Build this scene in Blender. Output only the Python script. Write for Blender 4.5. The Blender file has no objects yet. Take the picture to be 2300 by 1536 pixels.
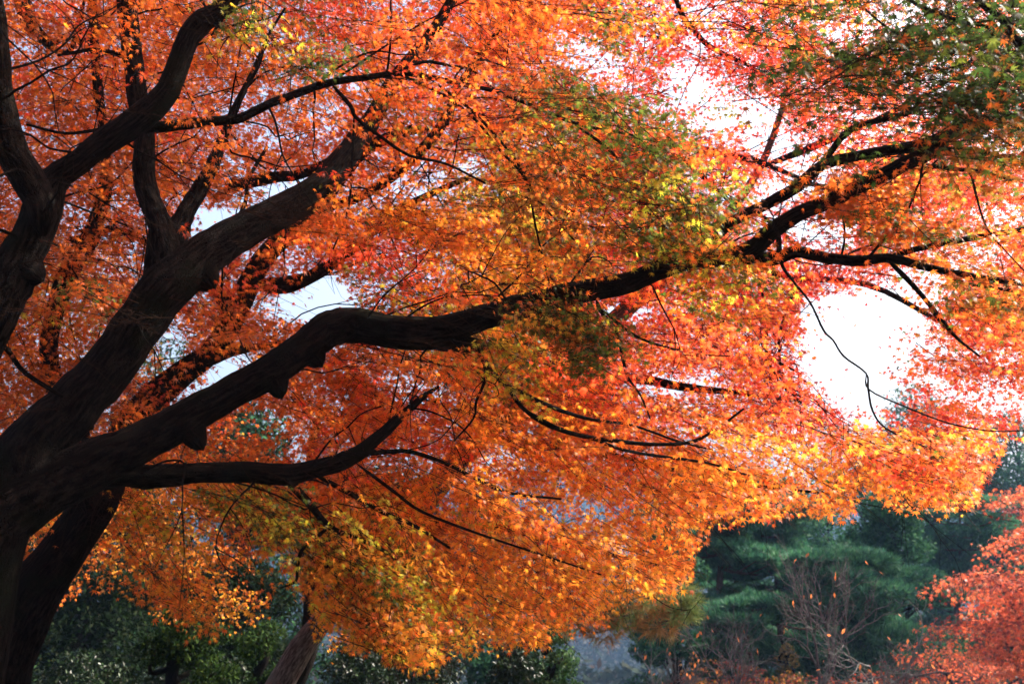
import bpy, math, random
import numpy as np
from mathutils import Vector, Euler

# ------------------------------------------------------------------ camera, light, exposure
SC = bpy.context.scene
COL = SC.collection
R = math.radians
F = 2257.0                      # focal length in photo pixels (photo is 2300 wide)
PITCH = R(14)
CAM = np.array([0.0, 0.0, 1.6])
cam = bpy.data.cameras.new("camera"); camo = bpy.data.objects.new("camera", cam)
COL.objects.link(camo); SC.camera = camo
camo.location = CAM; camo.rotation_euler = (R(90) + PITCH, 0, 0)
cam.lens = 36.0 * F / 2300.0; cam.sensor_width = 36
cam.clip_start = 0.05; cam.clip_end = 3000
cam.dof.use_dof = True; cam.dof.focus_distance = 5.6; cam.dof.aperture_fstop = 3.2

SUN_EL, SUN_AZ = 44, 72          # azimuth measured from the view direction towards the right
w = bpy.data.worlds.new("World"); SC.world = w; w.use_nodes = True
nt = w.node_tree
bg = nt.nodes["Background"]
sky = nt.nodes.new("ShaderNodeTexSky"); sky.sky_type = 'NISHITA'; sky.sun_disc = False
sky.sun_elevation = R(SUN_EL); sky.sun_rotation = R(SUN_AZ)
sky.air_density = 1.0; sky.dust_density = 10.0; sky.ozone_density = 1.0
nt.links.new(sky.outputs[0], bg.inputs[0]); bg.inputs[1].default_value = 0.15
sl = bpy.data.lights.new("sun", 'SUN'); slo = bpy.data.objects.new("sun", sl); COL.objects.link(slo)
sl.energy = 4.2; sl.angle = R(0.5); sl.color = (1.0, 0.93, 0.82)
to_sun = Vector((math.cos(R(SUN_EL)) * math.sin(R(SUN_AZ)), math.cos(R(SUN_EL)) * math.cos(R(SUN_AZ)), math.sin(R(SUN_EL))))
slo.rotation_euler = (-to_sun).to_track_quat('-Z', 'Y').to_euler(); slo.location = (6, 6, 12)
SC.view_settings.view_transform = 'Standard'; SC.view_settings.look = 'None'
SC.view_settings.exposure = 1.7; SC.view_settings.gamma = 1.0
SC.cycles.max_bounces = 8; SC.cycles.diffuse_bounces = 5; SC.cycles.transmission_bounces = 6
SC.cycles.glossy_bounces = 2; SC.cycles.volume_bounces = 0
SC.cycles.use_adaptive_sampling = True; SC.cycles.adaptive_threshold = 0.01

rng = np.random.default_rng(11)
random.seed(5)

# ------------------------------------------------------------------ pixel <-> world
cp, sp = math.cos(PITCH), math.sin(PITCH)
FWD = np.array([0, cp, sp]); RGT = np.array([1.0, 0, 0]); UPV = np.array([0, -sp, cp])

def at(px, py, d):
    px, py, d = np.broadcast_arrays(np.asarray(px, float), np.asarray(py, float), np.asarray(d, float))
    return CAM + d[..., None] * (FWD + ((px - 1150) / F)[..., None] * RGT + ((768 - py) / F)[..., None] * UPV)

def proj(P):
    q = P - CAM
    d = q @ FWD
    d = np.where(np.abs(d) < 1e-3, 1e-3, d)
    return 1150 + F * (q @ RGT) / d, 768 - F * (q @ UPV) / d, d

def terrain(x, y):
    x = np.asarray(x, float); y = np.asarray(y, float)
    t = np.clip((y - 8) / 42, 0, 1); t = t * t * (3 - 2 * t)
    h = -7.0 * t
    v = np.clip((y - 55) / 110, 0, 1); h = h - 15 * v * v * (3 - 2 * v)
    u = np.clip((y - 120) / 400, 0, 1); u = u * u * (3 - 2 * u)
    h = h + u * (62 + 9 * np.sin(x / 61 + 1) + 5 * np.sin(x / 23))
    h = h + 0.12 * np.sin(x * .7) * np.sin(y * .6 + 1)
    return h

# ------------------------------------------------------------------ mesh helpers
def tag(o, label=None, cat=None, group=None, kind=None):
    if label: o["label"] = label
    if cat: o["category"] = cat
    if group: o["group"] = group
    if kind: o["kind"] = kind
    return o

def empty(name, loc):
    o = bpy.data.objects.new(name, None); o.empty_display_size = 0.3
    COL.objects.link(o); o.location = [float(v) for v in loc]
    return o

def link(name, me, parent=None):
    """mesh given in world coordinates; parented objects get their vertices moved into the parent's frame"""
    o = bpy.data.objects.new(name, me); COL.objects.link(o)
    if parent is not None:
        o.parent = parent
    return o

def world_loc(o):
    v = Vector((0, 0, 0))
    while o is not None:
        v = v + o.location; o = o.parent
    return np.array(v)

class MB:
    """collects triangles and quads with a tint per vertex, a uv per vertex and a material index per face"""
    def __init__(s):
        s.v = []; s.c = []; s.uv = []; s.f = []; s.n = 0
    def add(s, v, faces, col=(0.5, 0.5, 0.5), uv=None, mi=0):
        v = np.asarray(v, float).reshape(-1, 3); faces = np.asarray(faces, np.int64)
        n = len(v)
        s.v.append(v)
        c = np.asarray(col, float)
        s.c.append(np.broadcast_to(c, (n, 3)) if c.ndim == 1 else c)
        s.uv.append(np.zeros((n, 2)) if uv is None else np.asarray(uv, float))
        s.f.append((faces + s.n, mi)); s.n += n
    def build(s, name, mats, parent=None, smooth=False):
        if s.n == 0: return None
        v = np.concatenate(s.v); c = np.concatenate(s.c); uv = np.concatenate(s.uv)
        if parent is not None: v = v - world_loc(parent)
        loops = np.concatenate([f.ravel() for f, _ in s.f])
        sizes = np.concatenate([np.full(len(f), f.shape[1]) for f, _ in s.f])
        mis = np.concatenate([np.full(len(f), mi) for f, mi in s.f])
        me = bpy.data.meshes.new(name)
        me.vertices.add(len(v)); me.vertices.foreach_set("co", v.astype(np.float32).ravel())
        me.loops.add(len(loops)); me.loops.foreach_set("vertex_index", loops.astype(np.int32))
        me.polygons.add(len(sizes))
        me.polygons.foreach_set("loop_start", np.concatenate([[0], np.cumsum(sizes)[:-1]]).astype(np.int32))
        me.polygons.foreach_set("material_index", mis.astype(np.int32))
        if smooth: me.polygons.foreach_set("use_smooth", np.ones(len(sizes), bool))
        a = me.attributes.new("tint", 'FLOAT_COLOR', 'POINT')
        a.data.foreach_set("color", np.concatenate([c, np.ones((len(c), 1))], 1).astype(np.float32).ravel())
        if any(np.any(u) for u in s.uv):
            ul = me.uv_layers.new(name="UVMap")
            ul.data.foreach_set("uv", uv[loops].astype(np.float32).ravel())
        me.update(calc_edges=True)
        for m in (mats if isinstance(mats, (list, tuple)) else [mats]): me.materials.append(m)
        return link(name, me, parent)

def catmull(P, sub):
    P = np.asarray(P, float)
    if len(P) < 3: 
        t = np.linspace(0, 1, sub + 1)[:, None]
        return P[0] * (1 - t) + P[-1] * t
    Q = np.vstack([2 * P[0] - P[1], P, 2 * P[-1] - P[-2]])
    out = []
    for i in range(1, len(Q) - 2):
        p0, p1, p2, p3 = Q[i - 1], Q[i], Q[i + 1], Q[i + 2]
        for k in range(sub):
            t = k / sub
            out.append(0.5 * (2 * p1 + (p2 - p0) * t + (2 * p0 - 5 * p1 + 4 * p2 - p3) * t * t + (3 * p1 - p0 - 3 * p2 + p3) * t ** 3))
    out.append(P[-1])
    return np.array(out)

def nz(a):
    return a / np.maximum(np.linalg.norm(a, axis=-1, keepdims=True), 1e-9)

def tube(mb, P, rad, sides=8, rough=0.0, col=(.5, .5, .5), mi=0, cap=True):
    P = np.asarray(P, float); rad = np.asarray(rad, float)
    n = len(P)
    T = nz(np.gradient(P, axis=0))
    ref = np.array([0.13, 0.21, 0.97]) if abs(T[0][2]) < 0.9 else np.array([1.0, 0, 0])
    A = nz(np.cross(T, ref)); 
    for i in range(1, n):
        a = A[i - 1] - T[i] * np.dot(A[i - 1], T[i]); A[i] = a / max(np.linalg.norm(a), 1e-9)
    B = np.cross(T, A)
    th = np.linspace(0, 2 * np.pi, sides, endpoint=False)
    L = np.concatenate([[0], np.cumsum(np.linalg.norm(np.diff(P, axis=0), axis=1))])
    rr = np.repeat(rad[:, None], sides, 1)
    if rough > 0:
        ph = rng.uniform(0, 6.28, 8)
        r0 = max(rad.mean(), 1e-3)
        l = L[:, None] / r0
        bump = (0.45 * np.sin(th[None] + 0.55 * l + ph[0]) + 0.4 * np.sin(2 * th[None] - 0.9 * l + ph[1]) + 0.35 * np.sin(3 * th[None] + 1.6 * l + ph[2])
                + 0.3 * np.sin(5 * th[None] + 0.35 * l + ph[3]) + 0.22 * np.sin(8 * th[None] - .5 * l + ph[4] + np.sin(1.3 * l)) + 0.4 * np.sin(0.8 * l + ph[5]) * np.sin(th[None] + ph[6]))
        rr = rr * (1 + rough * bump)
    V = P[:, None] + rr[..., None] * (np.cos(th)[None, :, None] * A[:, None] + np.sin(th)[None, :, None] * B[:, None])
    uv = np.stack([np.repeat((th / (2 * np.pi))[None], n, 0) * 2 * np.pi * max(rad.mean(), .004), np.repeat(L[:, None], sides, 1)], -1)
    i = np.arange(n - 1)[:, None] * sides; j = np.arange(sides)[None]; k = (j + 1) % sides
    q = np.stack([i + j, i + k, i + sides + k, i + sides + j], -1).reshape(-1, 4)
    mb.add(V.reshape(-1, 3), q, col, uv.reshape(-1, 2), mi)
    if cap:
        tip = P[-1] + T[-1] * rad[-1] * 0.8
        b = (n - 1) * sides
        Vc = np.vstack([V[-1], tip])
        f = np.stack([np.arange(sides), (np.arange(sides) + 1) % sides, np.full(sides, sides)], -1)
        mb.add(Vc, f, col, np.tile(uv[-1][:1], (sides + 1, 1)) + .001, mi)

# ------------------------------------------------------------------ materials
def mat_new(name):
    m = bpy.data.materials.new(name); m.use_nodes = True
    t = m.node_tree; t.nodes.clear()
    out = t.nodes.new("ShaderNodeOutputMaterial")
    return m, t, out

def leaf_mat(name, trans=0.62, rough=0.42, spec=0.3, boost=1.55, vein=True):
    m, t, out = mat_new(name)
    at_ = t.nodes.new("ShaderNodeAttribute"); at_.attribute_name = "tint"
    tc = t.nodes.new("ShaderNodeTexCoord")
    ns = t.nodes.new("ShaderNodeTexNoise"); ns.inputs["Scale"].default_value = 45; ns.inputs["Detail"].default_value = 2
    t.links.new(tc.outputs["Object"], ns.inputs["Vector"])
    mr = t.nodes.new("ShaderNodeMapRange"); mr.inputs[1].default_value = .3; mr.inputs[2].default_value = .7
    mr.inputs[3].default_value = .78; mr.inputs[4].default_value = 1.15
    t.links.new(ns.outputs["Fac"], mr.inputs[0])
    mul = t.nodes.new("ShaderNodeVectorMath"); mul.operation = 'SCALE'
    t.links.new(at_.outputs["Color"], mul.inputs[0]); t.links.new(mr.outputs[0], mul.inputs[3])
    p = t.nodes.new("ShaderNodeBsdfPrincipled")
    p.inputs["Roughness"].default_value = rough; p.inputs["Specular IOR Level"].default_value = spec
    t.links.new(mul.outputs[0], p.inputs["Base Color"])
    sc = t.nodes.new("ShaderNodeVectorMath"); sc.operation = 'SCALE'; sc.inputs[3].default_value = boost
    t.links.new(mul.outputs[0], sc.inputs[0])
    tr = t.nodes.new("ShaderNodeBsdfTranslucent"); t.links.new(sc.outputs[0], tr.inputs[0])
    mx = t.nodes.new("ShaderNodeMixShader"); mx.inputs[0].default_value = trans
    t.links.new(p.outputs[0], mx.inputs[1]); t.links.new(tr.outputs[0], mx.inputs[2])
    t.links.new(mx.outputs[0], out.inputs[0])
    return m

def bark_mat(name, dark, light, moss=None, scale=1.0, bump=0.6):
    m, t, out = mat_new(name)
    uvn = t.nodes.new("ShaderNodeUVMap"); uvn.uv_map = "UVMap"
    mp = t.nodes.new("ShaderNodeMapping"); mp.inputs["Scale"].default_value = (75 * scale, 11 * scale, 1)
    t.links.new(uvn.outputs[0], mp.inputs[0])
    n1 = t.nodes.new("ShaderNodeTexNoise"); n1.inputs["Scale"].default_value = 1; n1.inputs["Detail"].default_value = 6; n1.inputs["Roughness"].default_value = .65
    t.links.new(mp.outputs[0], n1.inputs["Vector"])
    tc = t.nodes.new("ShaderNodeTexCoord")
    n2 = t.nodes.new("ShaderNodeTexNoise"); n2.inputs["Scale"].default_value = 3.5; n2.inputs["Detail"].default_value = 4
    t.links.new(tc.outputs["Object"], n2.inputs["Vector"])
    cr = t.nodes.new("ShaderNodeValToRGB")
    cr.color_ramp.elements[0].position = .42; cr.color_ramp.elements[0].color = (*dark, 1)
    cr.color_ramp.elements[1].position = .62; cr.color_ramp.elements[1].color = (*light, 1)
    t.links.new(n1.outputs["Fac"], cr.inputs[0])
    mx = t.nodes.new("ShaderNodeMix"); mx.data_type = 'RGBA'
    cr2 = t.nodes.new("ShaderNodeValToRGB")
    cr2.color_ramp.elements[0].position = .52; cr2.color_ramp.elements[1].position = .66
    t.links.new(n2.outputs["Fac"], cr2.inputs[0]); t.links.new(cr2.outputs[0], mx.inputs[0])
    t.links.new(cr.outputs[0], mx.inputs[6])
    mm = moss or tuple(0.6 * a + .4 * b for a, b in zip(dark, light))
    mx.inputs[7].default_value = (*mm, 1)
    p = t.nodes.new("ShaderNodeBsdfPrincipled"); p.inputs["Roughness"].default_value = .9; p.inputs["Specular IOR Level"].default_value = .06
    t.links.new(mx.outputs[2], p.inputs["Base Color"])
    bp = t.nodes.new("ShaderNodeBump"); bp.inputs["Strength"].default_value = bump; bp.inputs["Distance"].default_value = .035
    mp2 = t.nodes.new("ShaderNodeMapping"); mp2.inputs["Scale"].default_value = (34 * scale, 9 * scale, 1); mp2.inputs["Rotation"].default_value = (0, 0, .12)
    t.links.new(uvn.outputs[0], mp2.inputs[0])
    vo = t.nodes.new("ShaderNodeTexVoronoi"); vo.feature = 'DISTANCE_TO_EDGE'; t.links.new(mp2.outputs[0], vo.inputs["Vector"])
    cr3 = t.nodes.new("ShaderNodeMapRange"); cr3.inputs[1].default_value = 0; cr3.inputs[2].default_value = .12
    t.links.new(vo.outputs["Distance"], cr3.inputs[0])
    ad = t.nodes.new("ShaderNodeMath"); ad.operation = 'ADD'; t.links.new(cr3.outputs[0], ad.inputs[0]); t.links.new(n1.outputs["Fac"], ad.inputs[1])
    t.links.new(ad.outputs[0], bp.inputs["Height"]); t.links.new(bp.outputs[0], p.inputs["Normal"])
    t.links.new(p.outputs[0], out.inputs[0])
    return m

M_LEAF = leaf_mat("maple_leaf")
M_TWIG = bark_mat("twig_bark", (.02, .012, .008), (.05, .03, .02))
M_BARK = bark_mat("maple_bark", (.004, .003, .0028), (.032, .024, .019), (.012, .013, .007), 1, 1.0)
M_BARK2 = bark_mat("grey_bark", (.055, .050, .046), (.21, .195, .18), (.13, .125, .11), .8)
M_PINEB = bark_mat("pine_bark", (.05, .025, .02), (.16, .09, .065), None, .4)
M_BARE = bark_mat("cherry_bark", (.08, .07, .07), (.21, .195, .195), (.16, .17, .15), .8)
M_EVER = leaf_mat("evergreen_leaf", .25, .7, .03, 1.1)
M_GLOSS = leaf_mat("glossy_leaf", .12, .34, .12, 1.1)
M_NEED = leaf_mat("pine_needles", .3, .55, .25, 1.1)

# ------------------------------------------------------------------ leaf shapes
def leaf_shape(lobes):
    pts = []
    ang = [a for a, _ in lobes]
    for i, (a, l) in enumerate(lobes):
        if i > 0:
            b = (ang[i - 1] + a) / 2; r = .30 * min(1, (lobes[i - 1][1] + l) / 1.6)
            pts.append((r * math.sin(R(b)), r * math.cos(R(b)), 0.0))
        pts.append((l * math.sin(R(a)), l * math.cos(R(a)), -0.22 * l * l))
    pts.append((0, -.12, 0.0))
    v = np.array([(0, 0, 0.03)] + pts)
    v[:, 1] += 0.05
    n = len(pts)
    f = np.array([(0, 1 + (i + 1) % n, 1 + i) for i in range(n)])
    return v * 0.62, f
LEAF7 = leaf_shape([(-122, .45), (-80, .75), (-40, .95), (0, 1.05), (40, .95), (80, .75), (122, .45)])
LEAF5 = leaf_shape([(-105, .6), (-52, .9), (0, 1.05), (52, .9), (105, .6)])
_v = np.array([(0, -.5, 0), (.22, -.05, .03), (0, .5, -.06), (-.22, -.05, .03)])
LEAFO = (_v, np.array([(0, 1, 2, 3)]))

def add_leaves(mb, shape, pos, tip, nor, size, col, mi=0):
    if len(pos) == 0: return
    v, f = shape
    tip = nz(tip); nor = nz(nor - tip * np.sum(nor * tip, -1, keepdims=True)); side = np.cross(tip, nor)
    V = pos[:, None] + size[:, None, None] * (v[None, :, 0:1] * side[:, None] + v[None, :, 1:2] * tip[:, None] + v[None, :, 2:3] * nor[:, None])
    k = len(v)
    Fc = f[None] + (np.arange(len(pos)) * k)[:, None, None]
    mb.add(V.reshape(-1, 3), Fc.reshape(-1, f.shape[1]), np.repeat(col, k, 0), None, mi)

# ---- spray prototypes: local x outward, z up
def spray_proto(seed, L=0.62):
    r = np.random.default_rng(seed)
    lp, lt, segs = [], [], []
    n = 8
    pts = [np.array([-0.16, 0, 0.03])]
    for i in range(n + 1):
        s = i / n
        pts.append(np.array([s * L, 0.05 * math.sin(3 * s + seed), -0.10 * s * s * L / .6]) + r.normal(0, .008, 3))
    segs.append((np.array(pts), .0024, .0010))
    for i in range(1, len(pts)):
        for sd in (-1, 1):
            if r.random() < .12: continue
            ln = (0.26 - 0.15 * i / n) * r.uniform(.6, 1.15)
            a = sd * R(r.uniform(32, 58))
            d = np.array([math.cos(a), math.sin(a), r.uniform(-.28, .12)])
            e = pts[i] + d * ln
            m_ = pts[i] + d * ln * .5 + r.normal(0, .006, 3)
            segs.append((np.array([pts[i], m_, e]), .0014, .0008))
            k = max(1, int(ln / .058))
            for q in range(1, k + 1):
                b = pts[i] + d * ln * q / k
                for s2 in (-1, 1):
                    if r.random() < .12: continue
                    dd = nz(d + s2 * np.array([-math.sin(a), math.cos(a), 0]) * r.uniform(.5, 1.2) + r.normal(0, .25, 3))
                    lp.append(b + dd * .035); lt.append(dd)
            lp.append(e + d * .035); lt.append(d)
    lp.append(pts[-1] + np.array([.04, 0, 0])); lt.append(np.array([1, 0, 0]))
    return np.array(lp), np.array(lt), segs
PROTO = [spray_proto(s) for s in range(10)]

# leaf base colours; the dull orange and darkest green include some shade
PAL = {'R': (.64, .075, .030), 'C': (.54, .035, .030), 'D': (.44, .10, .016), 'O': (.67, .175, .026), 'P': (.74, .17, .07),
       'Y': (.72, .29, .030), 'y': (.46, .40, .035), 'G': (.095, .13, .02), 'g': (.032, .06, .013), 'B': (.26, .11, .02)}

COLMAP = [
 "DOOROOORODGOGOROROYOOROOOYYOOYYyRCORYOyGOOGYGOgG",
 "RDOROROODOOGOGORRORODORODORRYCRCCROGRORCGGGOgG",
 "RDDODOODRODOODOODOGOOROOGOGOyGRORCGOGRYOGRGGgG",
 "ODDODODDODOOOOOROOODyOyOGOGOGGYORCRORYOYROGOGO",
 "DODRODDRODOOOYOOYOYOYOGOGOGOGGGyORORRCOGORRORO",
 "DODODODDODORORRORORyYOYOGOGOGOGyyGRORYCROROGRORO",
 "DOyOOyDROROOROYOOGOGyOyYOyOROYORYRYORCRCOGORRO",
 "DOODyOGyODOOODOROOGOGOGyGORGOROROROORCRROGORCRRO",
 "DODODODRRDDOOOOOOOOROyYGROROYOYOROORRORCRCRORCRO",
 "DRDODODODDRGOROROOROOOYOYOOROYYOYOYORYYOYORORO",
 "DODODODOOOOROOOOODROOROOOOORROOYYOYOROOROOOORO",
 "OOOOODyYyYyOYOYYyYYOYyORORROOYOYORYORRORORORRO",
 "ODOROROOOOOOYDYyYyOYOROYOROYYOOROROROROROROROR",
 "RORODOOOYOROyYyYyGROyOROROROROOROROROROROROROR",
 "ODODODODOYODYyYOYYyYORORORORORORORORORORORORORO"]
DENS = ["99998867789987667785445567", "99999877899954757887456678", "99998778888987535578557788", "99999888888999986547975788",
        "99995647888999985579755577", "99994868999999988757844499", "99999832899999998897347666", "99939878999999799961148777",
        "99984899999999769831356666", "99999599999999899985774444", "99999899989999999999998111", "99999999998667999999997111",
        "99998769999999999999999111", "99999999999999999999999111", "99999999999999999999999111"]
# open patches of sky: cx, cy, rx, ry, strength
HOLES = [(1890, 790, 84, 90, .96), (1960, 700, 95, 52, .95), (1860, 705, 60, 42, .95), (1945, 880, 75, 45, .95), (2005, 790, 40, 50, .65), (1980, 930, 60, 30, .7),
         (705, 670, 72, 50, .95), (640, 690, 40, 22, .7), (500, 500, 45, 34, .9), (455, 540, 25, 40, .8), (440, 480, 40, 30, .6), (645, 412, 75, 22, .9),
         (570, 440, 40, 20, .6), (1290, 120, 50, 26, .6), (1360, 150, 44, 26, .6), (1250, 75, 26, 18, .4), (1535, 190, 38, 48, .75), (1600, 260, 46, 26, .5), (1690, 245, 50, 30, .5),
         (1730, 310, 60, 26, .5), (1560, 90, 30, 25, .4), (2060, 640, 60, 40, .7), (2110, 560, 110, 20, .5), (2210, 590, 70, 30, .4), (2230, 480, 60, 30, .4),
         (1850, 510, 66, 20, .6), (1900, 545, 50, 18, .55), (1800, 420, 50, 18, .5), (385, 775, 28, 34, .9), (500, 835, 42, 34, .9), (545, 810, 20, 25, .7), (1500, 862, 70, 20, .75),
         (1580, 850, 40, 24, .5), (1410, 700, 60, 14, .8), (1180, 330, 20, 12, .5), (1065, 370, 30, 22, .6), (2230, 800, 50, 30, .3), (2110, 790, 40, 40, .4), (2250, 880, 90, 40, .55),
         (1290, 1150, 70, 24, .6), (1180, 1110, 50, 18, .5), (590, 950, 50, 28, .75), (575, 1290, 60, 28, .75), (640, 1255, 35, 22, .6), (2000, 30, 60, 30, .5), (1900, 60, 60, 40, .5),
         (2140, 150, 60, 40, .4), (2240, 320, 50, 30, .5), (1000, 200, 10, 10, .3), (740, 250, 40, 25, .3), (560, 240, 40, 30, .35), (1130, 1030, 40, 22, .4), (400, 330, 30, 20, .2), (2085, 470, 50, 26, .35),
         (540, 1190, 60, 40, .4), (430, 1170, 40, 30, .4), (980, 1120, 40, 25, .4), (860, 1060, 30, 20, .3), (2080, 880, 60, 35, .6)]
EDGE = [(-600, 1300), (100, 1330), (150, 1355), (200, 1330), (260, 1335), (320, 1368), (380, 1385), (430, 1420), (490, 1425), (545, 1408), (600, 1370), (620, 1300), (690, 1330), (710, 1450), (760, 1455),
        (850, 1450), (870, 1495), (930, 1500), (985, 1500), (1000, 1460), (1040, 1460), (1100, 1448), (1220, 1450), (1250, 1420), (1300, 1400), (1360, 1390), (1390, 1340), (1500, 1335), (1555, 1305),
        (1560, 1240), (1600, 1172), (1720, 1160), (1800, 1152), (1880, 1170), (1915, 1160), (1930, 1090), (1960, 1100), (1990, 1135), (2100, 1140), (2190, 1135), (2215, 1060), (2250, 1025), (2262, 980), (2400, 960), (3200, 960)]
EX, EY = np.array(EDGE, float).T

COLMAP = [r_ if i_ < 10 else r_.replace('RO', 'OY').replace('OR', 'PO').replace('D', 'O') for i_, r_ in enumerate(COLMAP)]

def grid(x, y, g, kind):
    c = np.clip((x / 100).astype(int), 0, 22); r_ = np.clip((y / 100).astype(int), 0, 14)
    if kind == 'd':
        return np.array([float(g[j][i]) / 9 for i, j in zip(c, r_)])
    return [g[j][2 * i:2 * i + 2] for i, j in zip(c, r_)]

CLEAR = []

def openness(x, y):
    o = np.zeros_like(x)
    for cx, cy, rx, ry, s in HOLES:
        q = ((x - cx) / rx) ** 2 + ((y - cy) / ry) ** 2
        o = np.maximum(o, s * np.clip(1.55 - q * .75, 0, 1))
    # notch between the two lower boughs
    q = np.clip((x - 1450) / 60, 0, 1) * np.clip((1560 - x) / 30, 0, 1) * ((y > 1175 + (x - 1480) * .9) & False)
    return np.clip(np.maximum(o, q), 0, 1)

def place_sprays(n, xr, yr, dr, strength=1.0, edge_pad=25, power=1.6, thin=0.0):
    """sample spray positions following the gaps and clumps of the crown"""
    X, Y, D = [], [], []
    while len(X) < n:
        m = 4000
        x = rng.uniform(*xr, m); y = rng.uniform(*yr, m); d = rng.uniform(dr[0] ** 2, dr[1] ** 2, m) ** .5
        # jitter the lookup so cells do not show
        p = grid(x + rng.normal(0, 28, m), y + rng.normal(0, 28, m), DENS, 'd') ** power
        out = (x < -50) | (x > 2350) | (y < -50)
        p = np.where(out, .8, p)
        p = p * (1 - thin * np.clip((y - 880) / 160, 0, 1))
        p = p * (1 - strength * openness(x, y))
        ok = (rng.random(m) < p) & (y < np.interp(x, EX, EY) - edge_pad * 6 / d)
        X += list(x[ok]); Y += list(y[ok]); D += list(d[ok])
    return np.array(X[:n]), np.array(Y[:n]), np.array(D[:n])

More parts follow.
